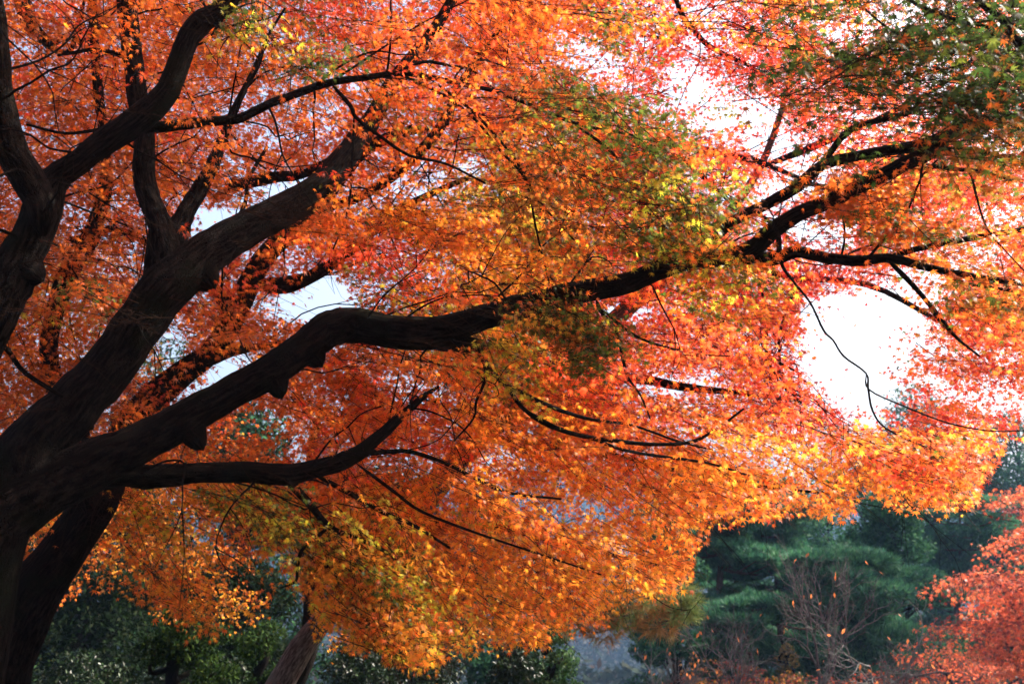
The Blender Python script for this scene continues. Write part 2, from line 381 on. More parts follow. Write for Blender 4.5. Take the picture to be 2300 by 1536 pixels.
def spray_set(mb, x, y, d, shape=LEAF7, leaf=.051, scale=1.0, cols=None, origin=(-2.6, 5.0), twigs=True, red=0.0, droop=None, cull=1.0, shade_jit=.16, leafmi=0, keep=1.0):
    P = at(x, y, d)
    n = len(P)
    if cols is None:
        pairs = grid(x + rng.normal(0, 35, n), y + rng.normal(0, 35, n), COLMAP, 'c')
        cc = np.array([PAL[(p + "OO")[0 if rng.random() < .68 else 1]] for p in pairs])
    else:
        ks = [cols[int(rng.integers(len(cols)))] for _ in range(n)]
        cc = np.array([PAL[k] for k in ks])
    if cols is None:
        lo_ = (y > 1040) & (x < 1500) & (rng.random(n) < .42)
        if lo_.any(): cc[lo_] = np.array([(.76, .36, .035), (.74, .25, .04)])[rng.integers(0, 2, int(lo_.sum()))]
    if red > 0:
        sw_ = (rng.random(n) < red) & (x > 1330) & (y < 960)
        if sw_.any(): cc[sw_] = np.array([PAL[c] for c in rng.choice(list('RRC'), int(sw_.sum()))])
    # neighbouring sprays share a little of the orange of the whole tree
    mix = rng.uniform(.05, .45, (n, 1)) * (1 - red)
    if cols is None: cc = cc * (1 - mix) + np.array(PAL['O']) * mix
    if cols is None: cc = cc * (1 - .26 * np.clip((1000 - x) / 500, 0, 1) * np.clip((1050 - y) / 200, 0, 1))[:, None]     # leaf colour darkened towards the upper left, standing in for canopy shade
    az = np.arctan2(P[:, 1] - origin[1], P[:, 0] - origin[0]) + rng.normal(0, .75, n)
    dr = (np.clip((y - 500) / 900, 0, 1) * .45 if droop is None else np.full(n, droop)) + rng.normal(0.06, .16, n)
    ca, sa = np.cos(az), np.sin(az); cd, sd = np.cos(dr), np.sin(dr)
    roll = rng.normal(0, .28, n)
    ex = np.stack([ca * cd, sa * cd, -sd], -1)
    ey = np.stack([-sa, ca, np.zeros(n)], -1)
    ez = np.cross(ex, ey)
    ey2 = ey * np.cos(roll)[:, None] + ez * np.sin(roll)[:, None]
    ez2 = np.cross(ex, ey2)
    M = np.stack([ex, ey2, ez2], 1)             # rows are axes
    sc = scale * rng.uniform(.75, 1.2, n)
    which = rng.integers(0, len(PROTO), n)
    for k, (lp, lt, segs) in enumerate(PROTO):
        idx = np.where(which == k)[0]
        if len(idx) == 0: continue
        ctr = np.array([.3, 0, 0])
        W = P[idx][:, None] + np.einsum('ij,njk->nik', lp - ctr, M[idx]) * sc[idx][:, None, None]
        T = np.einsum('ij,njk->nik', lt, M[idx])
        W = W.reshape(-1, 3); T = T.reshape(-1, 3)
        m = len(W)
        W = W + rng.normal(0, .022 * scale, (m, 3))
        own = np.repeat(idx, len(lp))
        tip = nz(T * .75 + rng.normal(0, .42, (m, 3)) + np.stack([np.zeros(m), np.zeros(m), -rng.uniform(.1, 1.25, m)], -1))
        nor = np.stack([np.zeros(m), np.zeros(m), np.ones(m)], -1) + rng.normal(0, .45, (m, 3)) + T * .3
        px, py, pd = proj(W)
        inside = (px > -40) & (px < 2340) & (py > -40) & (py < 1560) & (pd > 0)
        k1 = 1 - cull * openness(px, py) * inside
        ed = np.interp(px, EX, EY) + rng.normal(4, 12, m)
        for cx_, cy_, cr_, cd_, cpb in CLEAR:
            k1 = k1 * np.where(((px - cx_) ** 2 + (py - cy_) ** 2 < cr_ * cr_) & (pd < cd_), 1 - cpb, 1.0) if m < 4e5 else k1
        ok = (rng.random(m) < k1 * keep) & ((py < ed) | ~inside)
        W, tip, nor, own = W[ok], tip[ok], nor[ok], own[ok]
        m = len(W)
        if m == 0: continue
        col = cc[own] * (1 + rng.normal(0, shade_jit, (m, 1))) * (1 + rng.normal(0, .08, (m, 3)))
        sw = rng.random(m) < .10
        sw = rng.random(m) < (.10 if cols is None else .2)
        alt = np.array([PAL[c] for c in rng.choice(list("OYOD" if cols is None else "OBDG"), m)]) * (1 if cols is None else .75)
        col = np.where(sw[:, None] & (cull > 0), alt, col)
        col = np.clip(col, .01, .85)
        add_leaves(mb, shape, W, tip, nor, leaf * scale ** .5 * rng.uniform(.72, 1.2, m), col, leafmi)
        if twigs:
            for pts, r0, r1 in segs:
                q = P[idx][:, None] + np.einsum('ij,njk->nik', pts - ctr, M[idx]) * sc[idx][:, None, None]
                if len(pts) < 4: q = q[:, [0, 2]]
                else: q = q[:, ::3]
                nn = q.shape[1]
                g = nz(q[:, -1] - q[:, 0]); a = nz(np.cross(g, [0.2, .1, 1.0])); b = np.cross(g, a)
                rad = np.linspace(r0, r1, nn)
                ring = []
                for t3 in range(3):
                    th = t3 * 2.0944
                    ring.append(q + rad[None, :, None] * (math.cos(th) * a + math.sin(th) * b)[:, None])
                V = np.stack(ring, 2)            # n, nn, 3, xyz
                mid = V[:, 0].mean(1)
                px, py, _ = proj(mid)
                ok = (rng.random(len(mid)) > 1.6 * openness(px, py)) & (py < np.interp(px, EX, EY))
                V = V[ok]
                if len(V) == 0: continue
                base = (np.arange(len(V)) * nn * 3)[:, None, None]
                f = []
                for s_ in range(nn - 1):
                    for t3 in range(3):
                        u3 = (t3 + 1) % 3
                        f.append((s_ * 3 + t3, s_ * 3 + u3, s_ * 3 + 3 + u3, s_ * 3 + 3 + t3))
                Fq = (np.array(f)[None] + base).reshape(-1, 4)
                mb.add(V.reshape(-1, 3), Fq, (.03, .02, .015), None, 1)

# ------------------------------------------------------------------ setting: ground and the far hillside
xs = np.concatenate([np.linspace(-560, -30, 50), np.linspace(-28, 40, 60), np.linspace(45, 560, 50)])
ys = np.concatenate([np.linspace(-30, 60, 80), np.linspace(64, 700, 90)])
gx, gy = np.meshgrid(xs, ys)
gz = terrain(gx, gy)
mb = MB()
nx, ny = len(xs), len(ys)
i = np.arange(ny - 1)[:, None] * nx; j = np.arange(nx - 1)[None]
q = np.stack([i + j, i + j + 1, i + nx + j + 1, i + nx + j], -1).reshape(-1, 4)
mb.add(np.stack([gx, gy, gz], -1), q)
m, t, out = mat_new("mossy_ground")
tc = t.nodes.new("ShaderNodeTexCoord")
n1 = t.nodes.new("ShaderNodeTexNoise"); n1.inputs["Scale"].default_value = .35; n1.inputs["Detail"].default_value = 8
n2 = t.nodes.new("ShaderNodeTexNoise"); n2.inputs["Scale"].default_value = 14; n2.inputs["Detail"].default_value = 5
t.links.new(tc.outputs["Object"], n1.inputs[0]); t.links.new(tc.outputs["Object"], n2.inputs[0])
cr = t.nodes.new("ShaderNodeValToRGB")
cr.color_ramp.elements[0].color = (.010, .017, .007, 1); cr.color_ramp.elements[0].position = .4
cr.color_ramp.elements[1].color = (.024, .020, .012, 1); cr.color_ramp.elements[1].position = .6
t.links.new(n1.outputs[0], cr.inputs[0])
cr2 = t.nodes.new("ShaderNodeValToRGB"); cr2.color_ramp.elements[0].position = .56; cr2.color_ramp.elements[1].position = .62
t.links.new(n2.outputs[0], cr2.inputs[0])
mx = t.nodes.new("ShaderNodeMix"); mx.data_type = 'RGBA'; mx.inputs[7].default_value = (.06, .022, .010, 1)
t.links.new(cr2.outputs[0], mx.inputs[0]); t.links.new(cr.outputs[0], mx.inputs[6])
p = t.nodes.new("ShaderNodeBsdfPrincipled"); p.inputs["Roughness"].default_value = .95
t.links.new(mx.outputs[2], p.inputs["Base Color"])
bp = t.nodes.new("ShaderNodeBump"); bp.inputs["Strength"].default_value = .8; bp.inputs["Distance"].default_value = .08
t.links.new(n2.outputs[0], bp.inputs["Height"]); t.links.new(bp.outputs[0], p.inputs["Normal"])
t.links.new(p.outputs[0], out.inputs[0])
tag(mb.build("ground", m, smooth=True), kind="structure")

# far wooded slope: one mass of crowns
mb = MB()
n = 6000
y = 95 + 470 * rng.random(n) ** 1.5; x = (rng.uniform(-150, 2450, n) - 1150) / F * y
px, py, pd = proj(np.stack([x, y, terrain(x, y)], -1))
ok = px > -1e9; x, y = x[ok], y[ok]; n = len(x)
k = 46
ctr = np.stack([x, y, terrain(x, y) + 3], -1)
s = rng.uniform(2.5, 5.0, n) * (.6 + y / 400)
off = nz(rng.normal(0, 1, (n, k, 3))) * rng.uniform(.5, 1, (n, k, 1)) * s[:, None, None]
off[..., 2] = np.abs(off[..., 2]) * 1.2
W = (ctr[:, None] + off).reshape(-1, 3)
base = .33 * np.array([(.035, .06, .03), (.05, .075, .035), (.09, .055, .03), (.03, .05, .03), (.06, .07, .035)])[rng.integers(0, 5, n)]
col = np.repeat(base, k, 0) * rng.uniform(.7, 1.3, (n * k, 1))
nr = nz(off.reshape(-1, 3) + rng.normal(0, 1, (n * k, 3)))
add_leaves(mb, LEAFO, W, nz(rng.normal(0, 1, (n * k, 3))), nr, np.repeat(s, k) * .34, col)
tag(mb.build("hillside_forest", M_EVER), "hazy blue wooded hillside seen far away under the branches", "forest", kind="stuff")

# ------------------------------------------------------------------ maple limbs, traced from the photograph and given their distance
def path(pts, sub=5):
    a = np.array([(p[0], p[1], p[2]) for p in pts], float)
    di = [(i, p[3]) for i, p in enumerate(pts) if len(p) > 3]
    d = np.interp(np.arange(len(pts)), [i for i, _ in di], [v for _, v in di])
    W = at(a[:, 0], a[:, 1], d); r_ = a[:, 2] / 2 * d / F
    S = catmull(np.column_stack([W, r_]), sub)
    return S[:, :3], np.maximum(S[:, 3], .0015)

LIMB_SAMPLES = []        # (limb object, points)
def limb(name, parent, pts, mat=M_BARK, sides=16, rough=.075, sub=5, knobs=(), taper=True):
    P, r_ = path(pts, sub)
    for kx, ky, ks in knobs:
        px, py, pd = proj(P)
        q = ((px - kx) ** 2 + (py - ky) ** 2) ** .5
        r_ = r_ * (1 + ks * np.exp(-(q / 28) ** 2))
    P = P + rng.normal(0, .02, P.shape) * r_[:, None]
    if taper: r_[:3] *= np.array([.3, .7, .9])
    mb = MB(); tube(mb, P, r_, sides, rough)
    for kx, ky, ks in knobs:                     # a burr swelling out of the underside
        px, py, pd = proj(P); i_ = int(np.argmin((px - kx) ** 2 + (py - ky) ** 2))
        c0 = P[i_]; out_ = at(kx, ky, pd[i_]) - c0
        L_ = np.linalg.norm(out_)
        if L_ < r_[i_] * .4: out_ = nz(out_ + np.array([0, 0, -.01])) * r_[i_] * .8
        tt = np.linspace(0, 1, 9)[:, None] ** .7
        tube(mb, c0 + out_ * tt, r_[i_] * .85 * np.sqrt(1 - .97 * tt[:, 0] ** 2), 14, .16)
    o = mb.build(name, mat, parent, smooth=True)
    return o, P, r_

def branch(parent, pts, sub=4, sides=7, name="branch"):
    o, P, r_ = limb(name, parent, pts, M_BARK, sides, .05, sub)
    return o

def branchlets(parent, P, rad, n, ln=(.4, 1.2), up=.15, name="twig"):
    """thin side branches that grow out of one limb"""
    for _ in range(n):
        mb = MB()
        i_ = rng.integers(len(P) // 6, len(P))
        c = P[i_]; L = rng.uniform(*ln)
        d = nz(np.array([rng.uniform(-.2, 1.1), rng.normal(0, .55), rng.normal(up, .45)]))
        pts = [c]; k = 8
        for s_ in range(k):
            d = nz(d + rng.normal(0, .26, 3) + np.array([.03, 0, -.045]))
            pts.append(pts[-1] + d * L / k)
        r0 = min(.0065, rad[i_] * .5)
        tube(mb, catmull(pts, 2), np.linspace(r0, .0016, 2 * k + 1), 5, 0)
        for s_ in (3, 5, 6):
            if rng.random() < .7:
                e = pts[s_]; d2 = nz(d + rng.normal(0, .5, 3))
                q_ = [e, e + d2 * L * .17 + rng.normal(0, .02, 3), e + d2 * L * .34 + np.array([0, 0, -.05])]
                tube(mb, catmull(q_, 3), np.linspace(r0 * .5, .0012, 7), 4, 0)
        ex, ey, ed = proj(np.array([pts[4], pts[-1]]))
        if openness(ex, ey).max() > .5: continue
        mb.build(name, M_BARK, parent, smooth=True)

# ---------- maple 1: the near tree
base1 = at(-150, 1500, 4.7); base1[2] = 0.0
maple = empty("maple_tree", base1)
tag(maple, "large orange maple in front, its dark limbs spreading right from the left edge", "tree")
mb = MB()
P, r_ = path([(-200, 2420, 330, 4.75), (-180, 2100, 240), (-140, 1800, 210), (-100, 1550, 190), (-68, 1350, 180), (-30, 1210, 170), (20, 1110, 150, 4.7)], 6)
P[0, 2] = min(P[0, 2], -.15)
r_[-4:] *= np.array([.9, .78, .6, .3])
tube(mb, P, r_, 22, .07)
for a in range(5):                               # root flare
    an = a * 1.26 + .3
    c = P[2].copy(); e = np.array([P[0][0] + .75 * math.cos(an), P[0][1] + .75 * math.sin(an), -.12])
    tube(mb, catmull([c + [0, 0, .1], (c + e) / 2 + [0, 0, -.12], e], 4), np.linspace(.16, .05, 9), 10, .08)
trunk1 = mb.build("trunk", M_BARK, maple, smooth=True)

L = {}
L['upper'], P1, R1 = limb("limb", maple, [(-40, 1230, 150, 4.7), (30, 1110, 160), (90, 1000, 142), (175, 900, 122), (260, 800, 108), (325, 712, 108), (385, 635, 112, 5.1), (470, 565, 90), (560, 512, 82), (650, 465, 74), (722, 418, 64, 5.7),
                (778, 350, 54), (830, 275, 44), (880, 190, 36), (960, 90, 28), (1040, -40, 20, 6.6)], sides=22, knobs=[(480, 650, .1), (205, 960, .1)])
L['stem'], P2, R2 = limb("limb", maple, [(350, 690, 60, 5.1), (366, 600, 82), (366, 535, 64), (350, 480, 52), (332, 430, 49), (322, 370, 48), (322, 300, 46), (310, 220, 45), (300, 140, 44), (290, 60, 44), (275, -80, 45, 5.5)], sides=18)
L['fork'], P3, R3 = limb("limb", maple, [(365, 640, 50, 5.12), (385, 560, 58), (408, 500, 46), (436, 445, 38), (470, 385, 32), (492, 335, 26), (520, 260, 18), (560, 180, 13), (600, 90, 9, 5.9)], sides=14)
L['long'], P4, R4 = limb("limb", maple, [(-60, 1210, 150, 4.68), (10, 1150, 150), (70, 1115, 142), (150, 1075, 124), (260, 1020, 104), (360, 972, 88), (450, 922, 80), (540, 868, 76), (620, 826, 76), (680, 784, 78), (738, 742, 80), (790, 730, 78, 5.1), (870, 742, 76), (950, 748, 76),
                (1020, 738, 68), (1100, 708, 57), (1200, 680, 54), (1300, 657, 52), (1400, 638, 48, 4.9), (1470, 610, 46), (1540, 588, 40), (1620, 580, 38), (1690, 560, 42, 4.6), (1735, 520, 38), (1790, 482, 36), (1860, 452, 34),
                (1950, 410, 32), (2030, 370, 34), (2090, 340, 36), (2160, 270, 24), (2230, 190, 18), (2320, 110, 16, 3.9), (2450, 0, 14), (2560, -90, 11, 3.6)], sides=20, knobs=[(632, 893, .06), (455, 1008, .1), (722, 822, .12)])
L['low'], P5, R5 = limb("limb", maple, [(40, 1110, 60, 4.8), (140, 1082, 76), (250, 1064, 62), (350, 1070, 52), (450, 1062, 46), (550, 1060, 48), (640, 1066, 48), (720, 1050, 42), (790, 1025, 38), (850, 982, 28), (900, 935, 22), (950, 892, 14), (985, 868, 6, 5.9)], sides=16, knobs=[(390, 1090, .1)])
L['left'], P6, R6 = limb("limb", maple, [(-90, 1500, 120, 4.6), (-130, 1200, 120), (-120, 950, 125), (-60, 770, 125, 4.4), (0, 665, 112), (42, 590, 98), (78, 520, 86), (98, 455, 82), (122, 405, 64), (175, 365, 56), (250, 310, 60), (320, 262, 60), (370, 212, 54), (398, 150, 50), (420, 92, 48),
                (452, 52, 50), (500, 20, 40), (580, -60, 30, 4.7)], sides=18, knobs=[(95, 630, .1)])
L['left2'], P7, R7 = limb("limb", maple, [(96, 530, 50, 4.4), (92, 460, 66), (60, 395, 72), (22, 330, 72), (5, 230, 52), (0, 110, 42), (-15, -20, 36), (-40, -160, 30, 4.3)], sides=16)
L['right'], P8, R8 = limb("limb", maple, [(1640, 575, 34, 4.68), (1700, 580, 34), (1745, 582, 30), (1790, 566, 27), (1860, 580, 25), (1930, 586, 25), (2000, 580, 21), (2080, 600, 17), (2180, 620, 15), (2310, 636, 13, 4.2), (2480, 640, 9, 4.0)], sides=12)
L['second'], P9, R9 = limb("limb", maple, [(1470, 598, 18, 4.9), (1560, 560, 18), (1610, 530, 22), (1650, 495, 24), (1720, 460, 26), (1790, 420, 27), (1850, 370, 25), (1930, 350, 24), (2000, 338, 25), (2080, 322, 26), (2150, 290, 20), (2240, 270, 15), (2340, 240, 12, 4.0)], sides=12)
L['high'], P10, R10 = limb("limb", maple, [(300, 290, 30, 4.62), (400, 282, 24), (480, 272, 22), (540, 266, 21), (600, 236, 19), (680, 206, 18), (740, 186, 17), (820, 175, 14), (900, 165, 13), (970, 175, 12), (1050, 192, 10), (1120, 208, 10), (1200, 240, 9), (1300, 280, 8), (1400, 300, 6), (1480, 320, 5, 5.1)], sides=12)
tag(L['long'], "long bent limb reaching across the whole picture")
for key, pts in [
    ('long', [(960, 758, 60, 5.08), (1010, 768, 48), (1070, 776, 36), (1085, 782, 28, 5.0)]),
    ('long', [(1070, 780, 18, 5.02), (1100, 830, 13), (1140, 870, 11), (1170, 912, 10), (1220, 950, 10), (1290, 975, 10), (1380, 990, 10), (1480, 998, 9), (1560, 990, 8), (1620, 955, 6), (1670, 918, 5, 5.3)]),
    ('long', [(1130, 862, 11, 5.02), (1190, 892, 11), (1260, 922, 10), (1330, 942, 8), (1420, 955, 6), (1520, 990, 5), (1600, 1010, 4, 5.4)]),
    ('long', [(1180, 920, 9, 5.05), (1250, 960, 8), (1330, 985, 8), (1400, 1010, 7), (1480, 1024, 7), (1590, 1040, 6), (1690, 1070, 5, 5.6)]),
    ('long', [(1085, 800, 9, 5.0), (1090, 850, 8), (1070, 900, 6), (1063, 940, 5), (1020, 990, 4, 5.2)]),
    ('long', [(1340, 675, 12, 4.9), (1350, 700, 9), (1385, 745, 8), (1400, 810, 8), (1412, 850, 6), (1440, 890, 5), (1460, 940, 4, 5.2)]),
    ('long', [(1345, 690, 8, 4.9), (1420, 750, 7), (1480, 775, 5), (1560, 795, 4), (1640, 800, 3, 5.1)]),
    ('long', [(1750, 520, 16, 4.6), (1755, 590, 9), (1780, 630, 6), (1820, 680, 5), (1850, 742, 5.5), (1872, 765, 4.5), (1895, 800, 5), (1945, 838, 4.5), (1950, 872, 5), (1960, 922, 5), (1990, 962, 4), (2070, 1000, 4), (2160, 1030, 3, 4.8)]),
    ('long', [(1945, 838, 4, 4.65), (1952, 875, 4), (2030, 912, 4), (2130, 950, 4), (2230, 968, 3), (2330, 965, 3, 4.5)]),
    ('second', [(1850, 372, 16, 4.35), (1885, 315, 15), (1930, 282, 14), (2025, 260, 13), (2060, 240, 10), (2150, 210, 9), (2230, 190, 7, 4.0)]),
    ('second', [(2090, 335, 18, 4.2), (2180, 340, 16), (2240, 350, 12), (2340, 380, 9, 4.1)]),
    ('second', [(2080, 370, 12, 4.2), (2140, 380, 10), (2200, 385, 9), (2262, 402, 7, 4.2)]),
    ('right', [(1995, 585, 16, 4.4), (2050, 640, 12), (2088, 685, 11), (2108, 712, 14), (2150, 760, 7), (2200, 800, 5, 4.4)]),
    ('right', [(1990, 580, 16, 4.4), (2050, 562, 14), (2130, 545, 14), (2210, 530, 13), (2320, 512, 12), (2420, 490, 8, 4.2)]),
    ('right', [(2180, 640, 9, 4.3), (2240, 648, 8), (2320, 660, 8, 4.2)]),
    ('high', [(745, 190, 12, 4.75), (788, 240, 10), (800, 265, 9), (858, 310, 8), (920, 350, 7), (1000, 368, 6), (1090, 412, 5, 4.9)]),
    ('high', [(795, 255, 7, 4.8), (792, 350, 6), (782, 470, 5), (748, 560, 4, 4.8)]),
    ('high', [(895, 168, 9, 4.8), (970, 200, 8), (1060, 262, 7), (1120, 335, 6), (1180, 405, 6), (1205, 520, 5), (1235, 640, 4, 5.0)]),
    ('high', [(965, 178, 8, 4.85), (1060, 250, 7), (1150, 350, 6), (1210, 450, 5), (1290, 540, 4, 5.1)]),
    ('high', [(880, 168, 8, 4.8), (950, 140, 8), (1010, 148, 7), (1060, 158, 5), (1120, 210, 4, 5.0)]),
    ('high', [(528, 262, 12, 4.68), (548, 205, 10), (580, 150, 8), (600, 85, 6), (640, 20, 5, 4.8)]),
    ('high', [(1290, 280, 8, 4.95), (1360, 330, 7), (1430, 400, 6), (1500, 470, 5), (1560, 540, 4, 4.9)]),
    ('low', [(640, 1075, 24, 5.2), (690, 1125, 19), (738, 1182, 15), (790, 1205, 11), (860, 1235, 9), (940, 1300, 6, 5.5)]),
    ('low', [(700, 1062, 14, 5.3), (790, 1110, 12), (860, 1150, 10), (930, 1180, 8), (1010, 1230, 6, 5.6)]),
    ('low', [(790, 1022, 14, 5.4), (850, 1016, 11), (920, 1014, 10), (1000, 1040, 9), (1080, 1080, 8), (1150, 1108, 7), (1260, 1120, 5, 5.9)]),
    ('low', [(745, 1185, 10, 5.3), (735, 1230, 10), (736, 1275, 9), (790, 1312, 8), (850, 1340, 6), (920, 1400, 5, 5.3)]),
    ('low', [(740, 1182, 9, 5.3), (712, 1205, 9), (678, 1235, 9), (668, 1275, 8), (664, 1305, 6), (630, 1320, 4, 5.2)]),
    ('low', [(800, 1040, 9, 5.4), (880, 1100, 8), (950, 1150, 7), (1080, 1200, 6), (1200, 1240, 5), (1350, 1290, 4, 5.8)]),
    ('left', [(60, 545, 10, 4.4), (10, 520, 8), (-60, 500, 7, 4.3)]),
    ('upper', [(165, 905, 12, 4.8), (60, 840, 11), (20, 790, 12), (-30, 740, 11, 4.5)]),
    ('upper', [(430, 590, 20, 5.2), (540, 480, 10, 5.6), (560, 400, 9), (600, 330, 7, 5.9)]),
    ('stem', [(322, 300, 12, 5.3), (240, 290, 9), (150, 300, 7), (60, 280, 6, 5.1)]),
    ('stem', [(300, 130, 14, 5.4), (220, 112, 10), (170, 118, 8), (130, 125, 6, 5.3)]),
    ]:
    branch(L[key], pts)
# near boughs that enter at the top right corner
L['corner'], P11, R11 = limb("limb", maple, [(2540, -80, 16, 3.62), (2420, 40, 16), (2310, 108, 15), (2250, 45, 14), (2195, 0, 13), (2130, -60, 9, 3.5)], sides=10)
for pts in [[(2330, 100, 10, 3.6), (2220, 62, 8), (2130, 40, 8), (2040, 0, 8), (1960, -60, 6, 3.7)], [(2420, 30, 12, 3.6), (2310, 15, 10), (2215, 12, 9), (2180, -10, 7, 3.5)],
            [(2250, 45, 9, 3.55), (2200, 120, 7), (2150, 150, 5), (2080, 160, 4, 3.8)], [(2150, 44, 6, 3.65), (2060, 90, 5), (1990, 60, 5), (1920, 0, 4, 3.8)]]:
    branch(L['corner'], pts)
for key, P_, Rr, n_ in [('upper', P1, R1, 9), ('stem', P2, R2, 8), ('fork', P3, R3, 6), ('long', P4, R4, 18), ('low', P5, R5, 16), ('left', P6, R6, 14), ('left2', P7, R7, 8), ('right', P8, R8, 5), ('second', P9, R9, 6), ('high', P10, R10, 9), ('corner', P11, R11, 6)]:
    branchlets(L[key], P_, Rr, n_)
    LIMB_SAMPLES.append((key, P_[::4]))

def assign(x, y, d):
    P = at(x, y, d)
    best = None; keys = [k for k, _ in LIMB_SAMPLES]
    D = np.stack([np.min(np.linalg.norm(P[:, None] - S[None], axis=2), 1) for _, S in LIMB_SAMPLES], 1)
    return np.array(keys)[np.argmin(D, 1)]

# foliage of the near maple, one mesh per limb that carries it
crown = {k: MB() for k in L}
def near_sprays(x, y, d, **kw):
    who = assign(x, y, d)
    for k in L:
        s_ = who == k
        if s_.any(): spray_set(crown[k], x[s_], y[s_], d[s_], **kw)
# where the photo shows the bark bare, leaves do not hang in front
def clear_along(P_, r_, x0, x1, y0, y1, prob, pad=1.25):
    px, py, pd = proj(P_)
    for a_, b_, c_, q_ in zip(px, py, pd, r_):
        if x0 <= a_ <= x1 and y0 <= b_ <= y1: CLEAR.append((a_, b_, q_ / c_ * F * pad, c_, prob))
clear_along(P1, R1, -100, 680, 440, 1300, .9); clear_along(P2, R2, 200, 500, 200, 700, .8); clear_along(P4, R4, -100, 1090, 600, 1300, .96)
clear_along(P4, R4, 1090, 2000, 300, 720, .3); clear_along(P5, R5, 0, 800, 900, 1200, .93); clear_along(P6, R6, -50, 480, 40, 800, .93); clear_along(P7, R7, -50, 200, 0, 500, .9)
Pt, Rt = path([(-10, 1650, 145, 6.6), (8, 1500, 125), (68, 1345, 125), (145, 1235, 104), (205, 1140, 92), (243, 1065, 86)], 3)
clear_along(Pt, Rt, -50, 260, 1060, 1600, .95)
x, y, d = place_sprays(960, (-350, 2430), (-420, 1470), (5.1, 7.2), power=1.4)
s_ = (x < 1380) | (y > 620) | (rng.random(len(x)) < .5)
x, y, d = x[s_], y[s_], d[s_]
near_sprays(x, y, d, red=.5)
# unseen sprays above and behind the camera, added to shade trunk and leaves
n_ = 480
W_ = np.stack([rng.uniform(-6.5, 2.2, n_), rng.uniform(-3.5, 3.6, n_), rng.uniform(4.2, 7.0, n_)], -1)
n_ = 430
W_ = np.concatenate([W_, np.stack([rng.uniform(-4, 3.6, n_), rng.uniform(3.2, 7.5, n_), rng.uniform(5.6, 8.5, n_)], -1)])
px, py, pd = proj(W_)
W_ = W_[(pd < .3) | (py < -330)]
mbo = MB()
def over(mb, W):
    n = len(W); lp, lt, _ = PROTO[0]
    a = rng.uniform(0, 6.28, n); c_, s_ = np.cos(a), np.sin(a); z = np.zeros(n); o_ = np.ones(n)
    M = np.stack([np.stack([c_, s_, z], -1), np.stack([-s_, c_, z], -1), np.stack([z, z, o_], -1)], 1)
    Q = (W[:, None] + np.einsum('ij,njk->nik', lp, M) * 1.8).reshape(-1, 3); m_ = len(Q)
    T = np.einsum('ij,njk->nik', lt, M).reshape(-1, 3)
    add_leaves(mb, LEAF5, Q + rng.normal(0, .05, Q.shape), nz(T + rng.normal(0, .4, Q.shape) - [0, 0, .5]), rng.normal(0, .4, Q.shape) + [0, 0, 1], rng.uniform(.06, .09, m_), np.array(PAL['O']) * rng.uniform(.7, 1.2, (m_, 1)))
over(mbo, W_)
mbo.build("foliage", [M_LEAF, M_TWIG], maple)
x, y, d = place_sprays(120, (-250, 2300), (-300, 1000), (4.0, 5.0), power=1.4)
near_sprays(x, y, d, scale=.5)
def patch(n, cx, cy, rx, ry, ang, d0, d1, cols, keep=1.0, scale=.8, **kw):
    u = rng.normal(0, .5, n) * rx; v = rng.normal(0, .5, n) * ry; c, s_ = math.cos(R(ang)), math.sin(R(ang))
    x = cx + u * c - v * s_; y = cy + u * s_ + v * c
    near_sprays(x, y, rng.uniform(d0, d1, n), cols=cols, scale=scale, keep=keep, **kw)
patch(50, 1430, 400, 320, 120, 46, 4.3, 5.2, "GGgGGyBD", scale=.7, keep=.75)
patch(6, 1330, 230, 90, 40, 30, 4.3, 4.8, "GgG")
patch(7, 1540, 555, 80, 45, 20, 4.2, 4.5, "yyyG", scale=.7)
patch(14, 880, 210, 200, 150, -60, 4.7, 5.4, "OOYOO", scale=.65, keep=.75)
patch(9, 680, 480, 90, 40, 10, 4.6, 5.0, "OOY", scale=.55)
patch(10, 1180, 690, 130, 30, -10, 4.4, 4.8, "OGyO", scale=.55)
patch(8, 1600, 560, 120, 25, 0, 4.2, 4.5, "OOyO", scale=.5)
patch(20, 1490, 460, 150, 110, 40, 4.3, 4.9, "GGgGy", scale=.65, keep=.8)
patch(22, 1250, 430, 190, 130, 40, 4.5, 5.2, "BGOBO", scale=.7, keep=.7)
patch(14, 1290, 740, 60, 90, 10, 4.3, 4.7, "GgGB", scale=.55)
patch(22, 590, 1150, 200, 60, 10, 4.9, 5.5, "yGyY", scale=.65, keep=.75)
patch(10, 860, 1290, 60, 60, 40, 4.9, 5.3, "yyG", scale=.6, keep=.8)
patch(22, 820, 1280, 150, 90, 20, 5.0, 5.8, "YyYO", keep=.85)
patch(8, 300, 1120, 80, 40, 0, 5.6, 6.2, "yYO", scale=.7)
patch(6, 1200, 690, 90, 25, 10, 4.3, 4.7, "GGygB", scale=.6)
patch(6, 1290, 740, 40, 60, 10, 4.4, 4.7, "GgGB", scale=.6)
patch(5, 1130, 800, 60, 40, 30, 4.3, 4.7, "yGyY", scale=.6)
patch(7, 570, 60, 120, 40, 25, 3.9, 4.3, "GGgyB", scale=.6)
patch(3, 310, 720, 50, 20, 15, 3.9, 4.1, "GGB", scale=.45)
patch(3, 190, 640, 60, 25, 25, 4.1, 4.3, "GOO", scale=.45)
patch(125, 2170, 130, 280, 200, 25, 3.2, 4.4, "gggGgg", keep=.45)  # corner shade put into the dark leaf green
patch(16, 2230, 290, 120, 90, 0, 3.3, 4.2, "gGDBB", keep=.7)
patch(16, 1840, 130, 120, 100, 60, 3.5, 4.1, "ggGB", keep=.6)
patch(5, 1770, 30, 110, 50, 10, 3.7, 4.2, "GyYO", keep=.6)
patch(7, 1430, 60, 140, 70, 20, 3.9, 4.4, "YYOGO", keep=.6, scale=.6)
patch(16, 2000, 520, 150, 60, 10, 4.1, 4.5, "ODDBG")
